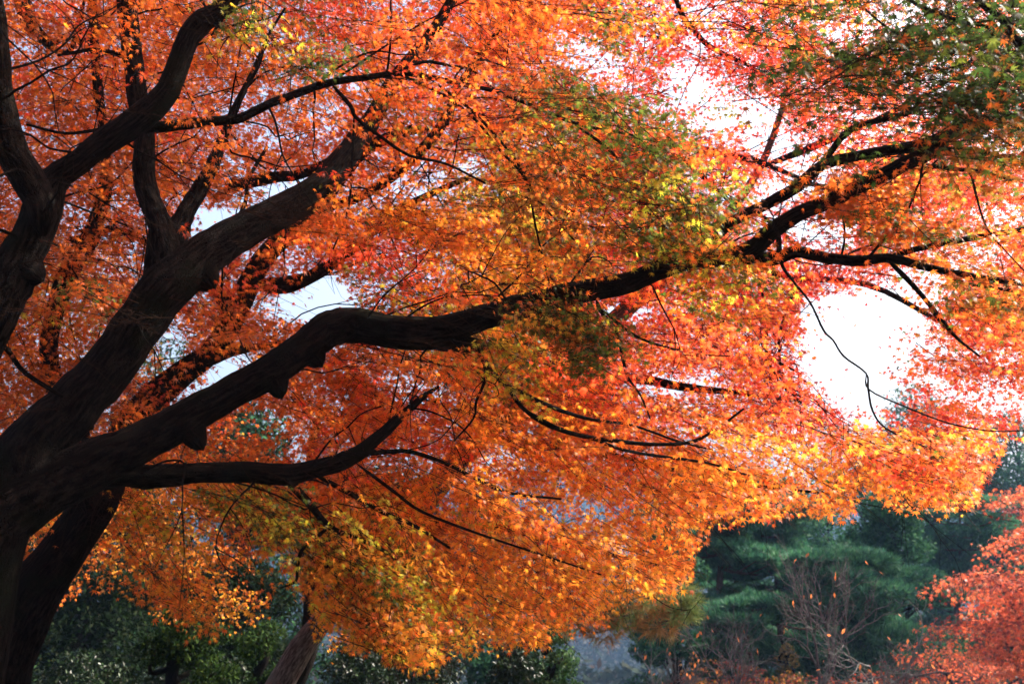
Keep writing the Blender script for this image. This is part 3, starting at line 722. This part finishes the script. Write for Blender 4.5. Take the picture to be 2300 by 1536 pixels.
patch(16, 2180, 640, 130, 70, 10, 4.0, 4.5, "DDOGB")
patch(12, 1900, 410, 80, 40, 10, 4.1, 4.5, "OODB", scale=.7)
patch(22, 960, 490, 130, 60, 15, 4.6, 5.1, "YYOO", scale=.6)
patch(10, 670, 490, 70, 40, 20, 4.7, 5.2, "OYO", scale=.7)
patch(16, 900, 1440, 90, 45, 0, 4.8, 5.4, "YYyO")
patch(14, 790, 1260, 60, 60, 20, 5.0, 5.6, "YYy")
patch(8, 560, 1110, 80, 30, 10, 5.4, 6.0, "yyYY", scale=.7)
patch(20, 2060, 1050, 150, 55, 0, 4.5, 5.0, "OYOPR")
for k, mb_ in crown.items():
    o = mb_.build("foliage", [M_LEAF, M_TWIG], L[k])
    if o and k == 'corner': tag(o, "dark green shaded leaves in the top right corner")

# ---------- maple 2: behind it at the left, leaning stem
base2 = at(20, 1700, 6.6); base2[2] = terrain(base2[0], base2[1])
maple2 = empty("maple_tree", base2)
tag(maple2, "second maple behind, its dark stem leaning right from the lower left corner", "tree")
mb = MB()
Pt, Rt = path([(-40, 2080, 210, 6.6), (-20, 1850, 170), (-10, 1650, 145), (8, 1500, 125), (68, 1345, 125), (145, 1235, 104), (205, 1140, 92), (243, 1065, 86), (285, 970, 74), (340, 900, 66), (410, 840, 58), (480, 785, 52, 6.9), (530, 700, 50), (572, 610, 48), (622, 548, 46),
               (690, 490, 44), (760, 400, 36), (830, 330, 28), (930, 290, 20, 7.5)], 5)
Pt[0, 2] = base2[2] - .1
tube(mb, Pt, Rt, 20, .07)
mb.build("trunk", M_BARK, maple2, smooth=True)
l2 = []
for pts in [[(200, 1150, 70, 6.6), (180, 1000, 52), (130, 880, 44), (110, 760, 38), (160, 600, 44), (210, 520, 40), (240, 380, 26), (220, 200, 22), (210, 60, 20), (200, -100, 16, 7.2)],
            [(560, 640, 34, 6.95), (640, 640, 40), (700, 620, 30), (790, 560, 24), (900, 470, 18), (1050, 400, 12, 7.8)],
            [(480, 440, 12, 7.2), (540, 415, 26), (620, 398, 26), (690, 388, 20), (800, 330, 14), (960, 290, 9, 8.0)],
            [(520, 720, 40, 6.9), (470, 640, 26), (280, 520, 16), (160, 540, 14, 7.4)],
            [(190, 0, 16, 7.4), (150, 120, 12, 7.2), (60, 40, 34, 7.3), (40, -80, 26, 7.6)],
            [(440, 820, 44, 6.8), (520, 790, 22), (640, 770, 14), (760, 760, 9), (900, 800, 7, 7.6)],
            [(700, 480, 24, 7.2), (850, 420, 22), (980, 300, 24), (1040, 180, 18), (1130, 60, 14), (1200, -60, 12, 8.0)]]:
    o, P_, Rr = limb("limb", maple2, pts, sides=12)
    branchlets(o, P_, Rr, 8, (.8, 2.2)); l2.append(o)
mb = MB()
x, y, d = place_sprays(3100, (-600, 1350), (-500, 1480), (6.8, 12.5), power=1.2, thin=.45)
spray_set(mb, x, y, d, shape=LEAF5, leaf=.053, scale=1.25, origin=(-2.8, 7))
mb.build("crown", [M_LEAF, M_TWIG], maple2)

# ---------- maple 3: behind at the centre and right, leaning grey trunk, scarlet crown
base3 = at(560, 1650, 10.5); base3[2] = terrain(base3[0], base3[1])
maple3 = empty("maple_tree", base3)
tag(maple3, "scarlet maple behind the centre, with a grey trunk leaning right at the bottom edge", "tree")
mb = MB()
Pt, Rt = path([(545, 1790, 80, 10.4), (585, 1640, 70), (652, 1495, 60), (722, 1395, 52), (830, 1270, 66), (960, 1110, 60), (1080, 980, 54, 10.5), (1240, 850, 44), (1400, 700, 40), (1560, 560, 30), (1700, 390, 18), (1780, 160, 10), (1820, -60, 6, 11)], 5)
Pt[0, 2] = min(Pt[0, 2], base3[2] - .1)
tube(mb, Pt, Rt, 16, .07)
mb.build("trunk", M_BARK2, maple3, smooth=True)
for pts in [[(1470, 320, 20, 8.2), (1540, 330, 20), (1620, 346, 18), (1700, 362, 14), (1770, 390, 11), (1870, 432, 8), (1980, 470, 6, 8.4)],
            [(1475, 322, 12, 8.2), (1560, 382, 11), (1640, 452, 10), (1720, 492, 9), (1800, 560, 7, 8.4)],
            [(1410, 690, 18, 10.4), (1440, 520, 18), (1450, 400, 18), (1470, 320, 20, 8.4)],
            [(1500, -60, 10, 9), (1530, 30, 12), (1560, 70, 12), (1590, 102, 12), (1640, 130, 11), (1680, 146, 8), (1740, 190, 6, 9)],
            [(1520, 62, 5, 9.4), (1500, 95, 7), (1480, 85, 7), (1440, 80, 5, 9.4)],
            [(1240, 850, 28, 10.4), (1420, 850, 22), (1540, 870, 20), (1640, 880, 13), (1800, 900, 8, 9.6)],
            [(1080, 985, 28, 10.4), (1300, 1010, 20), (1500, 1050, 12), (1700, 1090, 8), (1880, 1110, 5, 9)],
            [(1560, 560, 22, 10.7), (1750, 620, 18), (1950, 640, 14), (2150, 740, 10), (2350, 800, 8, 10)],
            [(1700, 600, 7, 8.5), (1722, 720, 7), (1720, 790, 7), (1745, 850, 6), (1800, 905, 5, 8.6)],
            [(1790, 640, 7, 8.5), (1765, 700, 6), (1750, 760, 6), (1752, 820, 5, 8.5)],
            [(1672, 750, 8, 8.4), (1690, 780, 8), (1730, 800, 7), (1760, 820, 6), (1800, 840, 4, 8.4)],
            [(1700, 380, 20, 10.6), (1900, 300, 14), (2100, 200, 10), (2300, 60, 8, 10)],
            [(900, 1180, 30, 10.4), (1100, 1180, 20), (1300, 1230, 12), (1480, 1270, 7, 9.4)]]:
    o, P_, Rr = limb("limb", maple3, pts, sides=9)
    branchlets(o, P_, Rr, 7, (.9, 2.4))
mb = MB()
x, y, d = place_sprays(3500, (1050, 2900), (-420, 1330), (7.6, 13.0), power=1.7, thin=.55)
s_ = (x < 2320) | (rng.random(len(x)) < .12)
spray_set(mb, x[s_], y[s_], d[s_], shape=LEAF5, leaf=.055, scale=1.3, origin=(0, 9.5), keep=.92, red=.85)
x, y, d = place_sprays(330, (1930, 2420), (330, 930), (7.5, 12), power=.8, strength=.9)
spray_set(mb, x, y, d, shape=LEAF5, leaf=.06, scale=1.25, origin=(0, 9.5), cols="ROROPCO", keep=.9)
n_ = 330
W_ = np.stack([rng.uniform(-5, 9, n_), rng.uniform(10, 19, n_), rng.uniform(9, 14.5, n_)], -1)
over(mb, W_[proj(W_)[1] < -40])  # unseen high leaves added to keep sun off the shrubs below
x, y, d = place_sprays(220, (600, 1700), (700, 1480), (6.0, 8.5), power=1.2)
spray_set(mb, x, y, d, shape=LEAF5, leaf=.06, scale=1.15, origin=(-1, 6.5))
mb.build("crown", [M_LEAF, M_TWIG], maple3)

# ------------------------------------------------------------------ trees and shrubs behind
def blob_leaves(mb, ctr, rad, n, size, cols, shape=LEAFO, hollow=.35, up=.5, flat=0.0):
    u = nz(rng.normal(0, 1, (n, 3))) * (rng.uniform(hollow ** 3, 1, (n, 1)) ** (1 / 3))
    W = np.asarray(ctr) + u * np.asarray(rad)
    nr = nz(u + rng.normal(0, .7, (n, 3)) + [0, 0, up])
    base = np.array(cols)[rng.integers(0, len(cols), n)] * rng.uniform(.7, 1.35, (n, 1))
    add_leaves(mb, shape, W, nz(rng.normal(0, 1, (n, 3)) * [1, 1, 1 - flat] + u * .4), nr, size * rng.uniform(.6, 1.3, n), base)

def needles(mb, ctr, rad, n, ln, cols, k=9, wid=.07, lift=.9):
    """tufts of needles over the upper side of a flat pad"""
    u = nz(rng.normal(0, 1, (n, 3))) * (rng.uniform(.2, 1, (n, 1)) ** .5)
    if lift > .5: u[:, 2] = np.abs(u[:, 2]) * .9 - .15
    W = np.asarray(ctr) + u * np.asarray(rad)
    W = np.repeat(W, k, 0)
    dirs = nz(rng.normal(0, .8, (n * k, 3)) + np.repeat(nz(u + [0, 0, lift]), k, 0))
    base = np.repeat(np.array(cols)[rng.integers(0, len(cols), n)] * rng.uniform(.7, 1.3, (n, 1)), k, 0)
    side = nz(np.cross(dirs, rng.normal(0, 1, (n * k, 3))))
    l = ln * rng.uniform(.7, 1.2, (n * k, 1))
    V = np.stack([W - side * l * wid * .5, W + side * l * wid * .5, W + dirs * l], 1)
    mb.add(V.reshape(-1, 3), np.arange(n * k * 3).reshape(-1, 3), np.repeat(base, 3, 0))

PINE = [(.035, .12, .065), (.045, .15, .075), (.07, .19, .08), (.022, .08, .05)]
def pine(px, top, depth, label, width=130, npad=26, low=1700, dark=1.0, lean=0.0, group="pines on the slope behind"):
    """red pine: bare reddish trunk, bent limbs, flat pads of needles; px/top give where its top stands"""
    T = at(px, top, depth); b = at(px - lean, low, depth)
    gz_ = float(terrain(b[0], b[1])); base = np.array([b[0], b[1], gz_])
    e = empty("pine_tree", base); tag(e, label, "tree", group)
    Hh = T[2] - gz_
    k = 9; P = []
    for s_ in range(k):
        f_ = s_ / (k - 1)
        P.append(base * (1 - f_) + T * f_ + np.array([math.sin(f_ * 5 + px) * .25, math.sin(f_ * 4) * .2, 0]))
    P = catmull(P, 3); r_ = np.linspace(.026 * Hh, .02, len(P))
    mb = MB(); tube(mb, P, r_, 10, .06); mb.build("trunk", M_PINEB, e, smooth=True)
    mbn = MB()
    W_ = width * depth / F
    for _ in range(npad):
        mbl = MB()
        f_ = rng.uniform(.38, 1.0) ** .8
        c = P[min(len(P) - 1, int(f_ * (len(P) - 1)))]
        a = rng.uniform(0, 6.28); reach = W_ * rng.uniform(.15, 1.0) * (1.25 - .75 * f_)
        tip = c + np.array([math.cos(a) * reach, math.sin(a) * reach, reach * rng.uniform(-.05, .25)])
        m_ = (c + tip) / 2 + np.array([0, 0, -.08 * reach]) + rng.normal(0, .06, 3)
        tube(mbl, catmull([c, m_, tip], 4), np.linspace(.05, .015, 9), 6, .05)
        mbl.build("limb", M_PINEB, e, smooth=True)
        pr = W_ * rng.uniform(.26, .5)
        needles(mbn, tip + [0, 0, .05], (pr, pr, pr * .36), int(110 * (pr ** 2) * 2.2) + 60, .24, [tuple(v * dark for v in q_) for q_ in PINE], 7, .17)
    needles(mbn, T, (W_ * .3, W_ * .3, W_ * .25), 160, .16, PINE, 9, .1)
    mbn.build("needle_foliage", M_NEED, e)
    return e

pine(1760, 1120, 34, "pine in the middle of the slope with a bare forked reddish trunk", 210, 44)
pine(2140, 1120, 38, "pine with flat spreading pads and a straight trunk left of the red maple", 170, 30)
pine(1600, 1060, 30, "pine right of the orange bough tip, low dense pads", 170, 44)
pine(1900, 1250, 27, "low broad pine in front with bright green pads behind the bare branches", 210, 44)
pine(1690, 1350, 26, "small low pine behind the bare branches just right of the blue hill", 120, 22)
pine(1515, 1030, 40, "hidden tall pine behind the orange bough above the blue hill gap", 130, 26)

def evergreen(px, top, depth, width, label, cols, n=9000, size=.12, mat=None, nblob=16, low=1700, name="evergreen_tree", cat="tree", group=None, bottom=.15, trunk_r=.14):
    T = at(px, top, depth); gz_ = float(terrain(T[0], T[1]))
    base = np.array([T[0], T[1], gz_]); Hh = T[2] - gz_; W_ = width * depth / F
    e = empty(name, base); tag(e, label, cat, group)
    mb = MB(); k = 7
    P = catmull([base + (T - base) * s_ / k + [.12 * math.sin(s_ * 1.7 + px), .1 * math.sin(s_), 0] for s_ in range(k + 1)], 3)
    tube(mb, P, np.linspace(trunk_r, .02, len(P)), 9, .06)
    mbc = MB(); per = n // nblob
    for b_ in range(nblob):
        f_ = rng.uniform(bottom, .95); a = rng.uniform(0, 6.28)
        reach = W_ * rng.uniform(.2, .8) * math.sin(min(1, (1.08 - f_) * 1.6) * 1.4)
        c = base + np.array([math.cos(a) * reach, math.sin(a) * reach, f_ * Hh])
        q_ = P[min(len(P) - 1, int(max(.05, f_ - .12) * len(P)))]
        tube(mb, catmull([q_, (q_ + c) / 2 + rng.normal(0, .1, 3), c], 3), np.linspace(trunk_r * .35, .012, 7), 5, .05)
        s_ = W_ * rng.uniform(.26, .46)
        blob_leaves(mbc, c, (s_, s_, s_ * rng.uniform(.55, .8)), per, size, cols, hollow=.45)
    mb.build("trunk", M_BARK, e, smooth=True)
    mbc.build("crown", mat or M_EVER, e)
    return e

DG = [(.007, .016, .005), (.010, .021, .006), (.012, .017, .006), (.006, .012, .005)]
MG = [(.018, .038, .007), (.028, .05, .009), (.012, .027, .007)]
CG = [(.025, .08, .035), (.035, .10, .04), (.016, .055, .03)]
evergreen(1505, 1150, 28, 150, "dark dense cedar standing right of the orange bough tip", CG, 14000, .14, nblob=24, name="cedar_tree", group="cedars on the slope behind")
evergreen(1990, 1100, 32, 150, "dark dense cedar standing between the pines", CG, 16000, .15, nblob=26, name="cedar_tree", group="cedars on the slope behind")
evergreen(2250, 1180, 36, 120, "dark dense cedar behind the red maple at the right edge", CG, 9000, .16, nblob=18, name="cedar_tree", group="cedars on the slope behind")
evergreen(1850, 1090, 42, 190, "dark dense cedar farthest back on the slope", CG, 12000, .2, nblob=22, name="cedar_tree", group="cedars on the slope behind")
for px_, tp_, dd_, lb_ in [(2055, 862, 60, "tallest hazy tree, its soft tip alone against the white sky"), (2275, 905, 56, "tall hazy tree with an airy crown cut by the right edge"), (1640, 1090, 52, "tall dark evergreen in the back row, leftmost of the row"), (1790, 1060, 56, "tall dark evergreen in the back row above the forked pine"), (1930, 1010, 54, "tall dark evergreen in the back row, its top left of the hazy pine tips"),
                       (2080, 1000, 58, "tall hazy evergreen in the back row below the tallest pine tip"), (2200, 980, 56, "tall hazy evergreen in the back row behind the tip of the last orange bough"), (2330, 960, 58, "tall hazy evergreen in the back row at the right edge")]:
    evergreen(px_, tp_, dd_, 150, lb_, CG, 12000, .24, nblob=34, group="back row of evergreens on the slope", trunk_r=.25)
evergreen(1225, 1395, 15, 105, "upright glossy bush at the right end of the dark shrubs, beside the blue gap", [(.03, .075, .02), (.045, .10, .025)], 0 + 7000, .07, M_GLOSS, 14, name="camellia_bush", cat="bush", group="glossy shrubs along the bottom", bottom=.3)
for px, tp, d_, w_, lb in [(1170, 1440, 14, 120, "glossy dark bush at the bottom, left of the blue gap"), (980, 1470, 15, 130, "glossy dark bush below the yellow leaf tips"),
                           (800, 1440, 16, 120, "glossy dark bush at the bottom right of the leaning grey trunk"), (440, 1450, 14, 160, "low dark bush at the bottom, left of the leaning grey trunk"), (180, 1470, 15, 150, "low dark bush at the bottom beside the leaning maple stem")]:
    evergreen(px, tp, d_, w_, lb, DG + [(.016, .036, .009)], 8000, .07, M_GLOSS, 16, name="camellia_bush", cat="bush", group="glossy shrubs along the bottom", bottom=.2, trunk_r=.06)
for q_, (wx, wy, wz, lb_) in enumerate([(14.6, 22.0, 17, "unseen tall evergreen added for shade, nearest in its row"),
                                        (15.8, 25.0, 18, "unseen tall evergreen added for shade, middle one of its row"), (17.6, 28.4, 18, "unseen tall evergreen added for shade, farthest in its row")]):
    a_, b_, c_ = proj(np.array([[wx, wy, wz]]))  # unseen trees, added to cast shade on the lower left shrubs
    evergreen(float(a_[0]), float(b_[0]), float(c_[0]), 2.7 * F / float(c_[0]), lb_, CG, 9000, .3, nblob=26, group="unseen evergreens added right of the frame for shade", bottom=.42, trunk_r=.22)
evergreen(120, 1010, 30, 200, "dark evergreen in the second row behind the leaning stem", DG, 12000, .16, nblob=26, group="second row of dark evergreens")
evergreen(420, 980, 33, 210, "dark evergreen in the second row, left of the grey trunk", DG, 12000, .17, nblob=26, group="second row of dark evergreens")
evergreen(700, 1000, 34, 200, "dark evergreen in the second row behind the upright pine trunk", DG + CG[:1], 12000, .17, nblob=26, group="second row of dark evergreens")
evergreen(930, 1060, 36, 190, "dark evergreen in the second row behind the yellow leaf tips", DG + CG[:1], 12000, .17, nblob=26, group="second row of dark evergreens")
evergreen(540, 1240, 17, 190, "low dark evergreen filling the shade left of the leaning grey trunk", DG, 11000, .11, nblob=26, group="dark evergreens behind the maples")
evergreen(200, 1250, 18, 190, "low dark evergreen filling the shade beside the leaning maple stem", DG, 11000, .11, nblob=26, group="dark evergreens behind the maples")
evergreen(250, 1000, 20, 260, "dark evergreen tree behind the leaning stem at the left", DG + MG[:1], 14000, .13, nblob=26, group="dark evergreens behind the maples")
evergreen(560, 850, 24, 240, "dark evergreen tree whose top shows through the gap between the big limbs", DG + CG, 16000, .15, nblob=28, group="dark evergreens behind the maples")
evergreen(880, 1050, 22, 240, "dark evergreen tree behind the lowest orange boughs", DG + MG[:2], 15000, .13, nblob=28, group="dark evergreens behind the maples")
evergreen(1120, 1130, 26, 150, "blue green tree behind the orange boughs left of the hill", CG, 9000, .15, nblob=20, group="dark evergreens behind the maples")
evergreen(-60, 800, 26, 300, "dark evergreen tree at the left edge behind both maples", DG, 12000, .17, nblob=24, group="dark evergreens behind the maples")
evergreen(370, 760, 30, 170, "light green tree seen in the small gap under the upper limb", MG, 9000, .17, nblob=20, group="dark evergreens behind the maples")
evergreen(420, 1330, 13, 130, "small shaded green maple under the orange canopy at the left", MG + DG[:1], 6000, .08, nblob=14, name="shade_tree", group="small shaded trees under the canopy")
evergreen(590, 1390, 15, 110, "small shaded green maple just left of the leaning grey trunk", MG, 5000, .08, nblob=12, name="shade_tree", group="small shaded trees under the canopy")
evergreen(850, 1400, 17, 110, "small shaded green tree behind the leaning grey trunk", MG + DG, 5000, .09, nblob=12, name="shade_tree", group="small shaded trees under the canopy")

# near pine with a long bough of browning needles
bp_ = at(635, 1650, 12.5); bz = float(terrain(bp_[0], bp_[1]))
e = empty("pine_tree", (bp_[0], bp_[1], bz)); tag(e, "dark upright pine whose long bough of browning needles shows under the orange leaves", "tree")
mb = MB(); P_, r_ = path([(610, 1850, 60, 12.5), (640, 1600, 52), (690, 1460, 46), (706, 1330, 42), (722, 1200, 36), (700, 1050, 28), (720, 900, 14, 12.5)], 5)
P_[0, 2] = bz - .1
tube(mb, P_, r_, 12, .07); mb.build("trunk", M_BARK, e, smooth=True)
o, P_, r_ = limb("limb", e, [(710, 1340, 26, 12.5), (850, 1350, 20), (1000, 1345, 18), (1150, 1350, 14), (1260, 1362, 8), (1330, 1392, 6), (1400, 1372, 5), (1470, 1385, 4), (1540, 1360, 3, 10.2)], M_PINEB, 8)
mbn = MB()
GN = [(.16, .25, .08), (.22, .30, .10)]; BN = [(.46, .26, .10), (.38, .20, .07), (.30, .22, .09)]
for px, py, rr, cc_, n_ in [(1215, 1365, 40, GN, 120), (1290, 1390, 45, GN + BN, 150), (1350, 1415, 38, BN, 120), (1400, 1380, 55, BN + GN[:1], 220), (1440, 1350, 55, GN + BN[:1], 200), (1480, 1395, 45, BN, 200), (1530, 1370, 42, GN, 200), (1540, 1345, 30, GN, 120), (1400, 1345, 50, BN + GN, 160), (1160, 1350, 30, GN, 70)]:
    c = at(px, py, 10.2); q_ = rr * 10.2 / F
    needles(mbn, c, (q_ * 1.3, q_ * 1.3, q_ * .75), n_ // 3, .13, cc_, 16, .06, .15)
    tube(mbn, catmull([c + [-.2, .1, 0], c + [-.05, 0, -.02], c + [.15, 0, .02]], 3), np.linspace(.012, .005, 7), 5, 0, (.08, .05, .04))
mbn.build("needle_foliage", M_NEED, o)

# red maple at the right
def red_maple(tiers, px, top, depth, label, n, xr, yr, dr, cols, base_px, leaf=.075):
    b = at(base_px, 1600, depth); bz = float(terrain(b[0], b[1]))
    e = empty("maple_tree", (b[0], b[1], bz)); tag(e, label, "tree")
    mb = MB()
    c = at(px, (top + 1536) / 2, depth); base = np.array([b[0], b[1], bz])
    fork = base + (c - base) * .45
    tube(mb, catmull([base - [0, 0, .1], base + (fork - base) * .5 + [.1, 0, 0], fork], 5), np.linspace(.2, .14, 11), 12, .06)
    mb.build("trunk", M_BARK, e, smooth=True)
    for a in range(9):
        tr_ = tiers[a % len(tiers)]; tip = at(tr_[0], tr_[1], (dr[0] + dr[1]) / 2 + rng.uniform(-.8, .8))
        mbx = MB(); tube(mbx, catmull([fork, (fork * .6 + tip * .4) + [0, 0, .1], tip], 5), np.linspace(.055, .01, 11), 7, .06)
        mbx.build("limb", M_BARK, e, smooth=True)
    mbc = MB()
    x, y, d = [], [], []
    for tx, ty, trx, try_ in tiers:
        m_ = int(n * trx * try_ / sum(a_[2] * a_[3] for a_ in tiers))
        a = rng.uniform(0, 6.28, m_); q_ = rng.uniform(0, 1, m_) ** .5
        u_ = q_ * np.cos(a) * trx
        x.append(tx + u_); y.append(ty + q_ * np.sin(a) * try_ + u_ * .12)
        dc = rng.uniform(dr[0] + .8, dr[1] - .8); d.append(dc + rng.uniform(-1, 1, m_) * trx * 17 / F)
    x, y, d = np.concatenate(x), np.concatenate(y), np.concatenate(d)
    EYs = EY.copy(); EY[:] = 9999
    spray_set(mbc, x, y, d, shape=LEAF5, leaf=leaf, scale=1.7, cols=cols, origin=(b[0], b[1]), droop=.08, cull=0, twigs=True)
    EY[:] = EYs
    mbc.build("crown", [M_LEAF, M_TWIG], e)
PAL['K'] = (.58, .12, .045); PAL['k'] = (.17, .035, .025); PAL['q'] = (.66, .20, .10)
red_maple([(2365, 1150, 76, 16), (2305, 1110, 57, 13), (2335, 1210, 85, 18), (2375, 1260, 104, 22), (2245, 1310, 118, 18), (2395, 1330, 123, 27), (2315, 1370, 114, 22), (2215, 1415, 104, 19), (2355, 1430, 123, 24), (2445, 1400, 114, 30), (2295, 1480, 104, 18), (2465, 1200, 123, 45), (2485, 1300, 114, 45)],
          2230, 1130, 17, "bright red maple with layered crown at the right edge, in front of the pines", 290, (2040, 2560), (1150, 1560), (15.5, 19), "KKkq", 2440)
red_maple([(2100, 1480, 110, 22), (2210, 1505, 120, 22), (2330, 1500, 110, 22), (2020, 1530, 100, 20), (2160, 1550, 120, 22), (2300, 1560, 140, 30)],
          2200, 1430, 20, "low dull red maple along the bottom right, below the bright red one", 80, (1880, 2500), (1440, 1640), (19, 22), "kkK", 2150, .07)
red_maple([(1640, 1500, 70, 14), (1720, 1520, 90, 16), (1590, 1535, 80, 16), (1830, 1530, 80, 16), (1700, 1560, 150, 20)],
          1650, 1470, 21, "low dull red maple at the bottom, under the bare branches right of the blue gap", 34, (1500, 1900), (1455, 1620), (20, 23), "kkBk", 1680, .07)

# bare cherries
PAL['c'] = (.55, .18, .06)
def bare_tree(px, py, depth, height, label, seed, spread=.6, thick=.05):
    r = np.random.default_rng(seed)
    T = at(px, py, depth); bz = float(terrain(T[0], T[1])); base = np.array([T[0], T[1], bz])
    e = empty("bare_tree", base); tag(e, label, "tree", "bare trees on the slope")
    mt = MB(); mbr = MB(); lv = []
    Hh = T[2] - bz
    def grow(p, d, L, rad, lev, mb_):
        pts = [p]; k = 5
        for _ in range(k):
            d = nz(d + r.normal(0, .10, 3) + np.array([0, 0, .03])); pts.append(pts[-1] + d * L / k)
        tube(mb_, catmull(pts, 2), np.linspace(rad, rad * .6, 2 * k + 1), 6 if lev < 2 else 4, .04)
        if lev >= 6 or rad < .0028:
            if r.random() < .04: lv.append(pts[-1])
            return
        nb = 3 if lev < 3 else 2 + int(r.random() < .5)
        for b_ in range(nb):
            a = r.uniform(0, 6.28); sd = spread * r.uniform(.5, 1.2)
            side = nz(np.cross(d, [math.cos(a), math.sin(a), .3]))
            q_ = pts[-1] if b_ == 0 else pts[r.integers(2, len(pts))]
            grow(q_, nz(d + side * sd), L * r.uniform(.62, .85), rad * .62, lev + 1, mbr)
    grow(base - np.array([0, 0, .1]), np.array([0, 0, 1.0]), Hh * .36, thick, 0, mt)
    mt.build("trunk", M_BARE, e, smooth=True)
    mbr.build("bare_crown", M_BARE, e, smooth=True)
    if lv:
        lv = np.array(lv); m = len(lv); mbl = MB()
        add_leaves(mbl, LEAFO, lv, nz(r.normal(0, .4, (m, 3)) + [0, 0, -1.0]), r.normal(0, 1, (m, 3)), r.uniform(.07, .12, m), np.tile([.55, .17, .05], (m, 1)) * r.uniform(.6, 1.2, (m, 1)))
        mbl.build("remaining_leaves", M_LEAF, e)
bare_tree(1790, 1260, 17, 8, "bare tree at the bottom centre right with an upright stem and a few orange leaves", 3, .7, .055)
bare_tree(1960, 1330, 16, 8, "bare tree with pale wide forking branches left of the red maple", 8, .85, .05)
bare_tree(1620, 1370, 18, 8, "thin bare tree below the browning pine bough", 12, .8, .045)
bare_tree(1460, 1440, 19, 8, "slender bare tree standing in front of the blue hill gap", 21, .6, .035)
bare_tree(2080, 1420, 18, 8, "bare tree low at the foot of the red maple", 33, .85, .045)
evergreen(1765, 1430, 25, 46, "small golden leaved tree behind the bare branches", [(.26, .17, .05), (.20, .14, .05), (.10, .10, .03)], 3000, .08, M_LEAF, 30, name="golden_tree", bottom=.5)

# ------------------------------------------------------------------ haze
mb = MB()
X0, X1, Y0, Y1, Z0, Z1 = -570, 570, -40, 710, -25, 72
V = np.array([(x, y, z) for x in (X0, X1) for y in (Y0, Y1) for z in (Z0, Z1)], float)
Fq = np.array([(0, 1, 3, 2), (4, 6, 7, 5), (0, 4, 5, 1), (2, 3, 7, 6), (0, 2, 6, 4), (1, 5, 7, 3)])
mb.add(V, Fq)
m, t, out = mat_new("air")
pv = t.nodes.new("ShaderNodeVolumePrincipled")
pv.inputs["Color"].default_value = (.34, .58, 1.0, 1); pv.inputs["Density"].default_value = .0006; pv.inputs["Anisotropy"].default_value = .2
t.links.new(pv.outputs[0], out.inputs["Volume"])
tag(mb.build("haze", m), "pale blue autumn haze", kind="stuff")
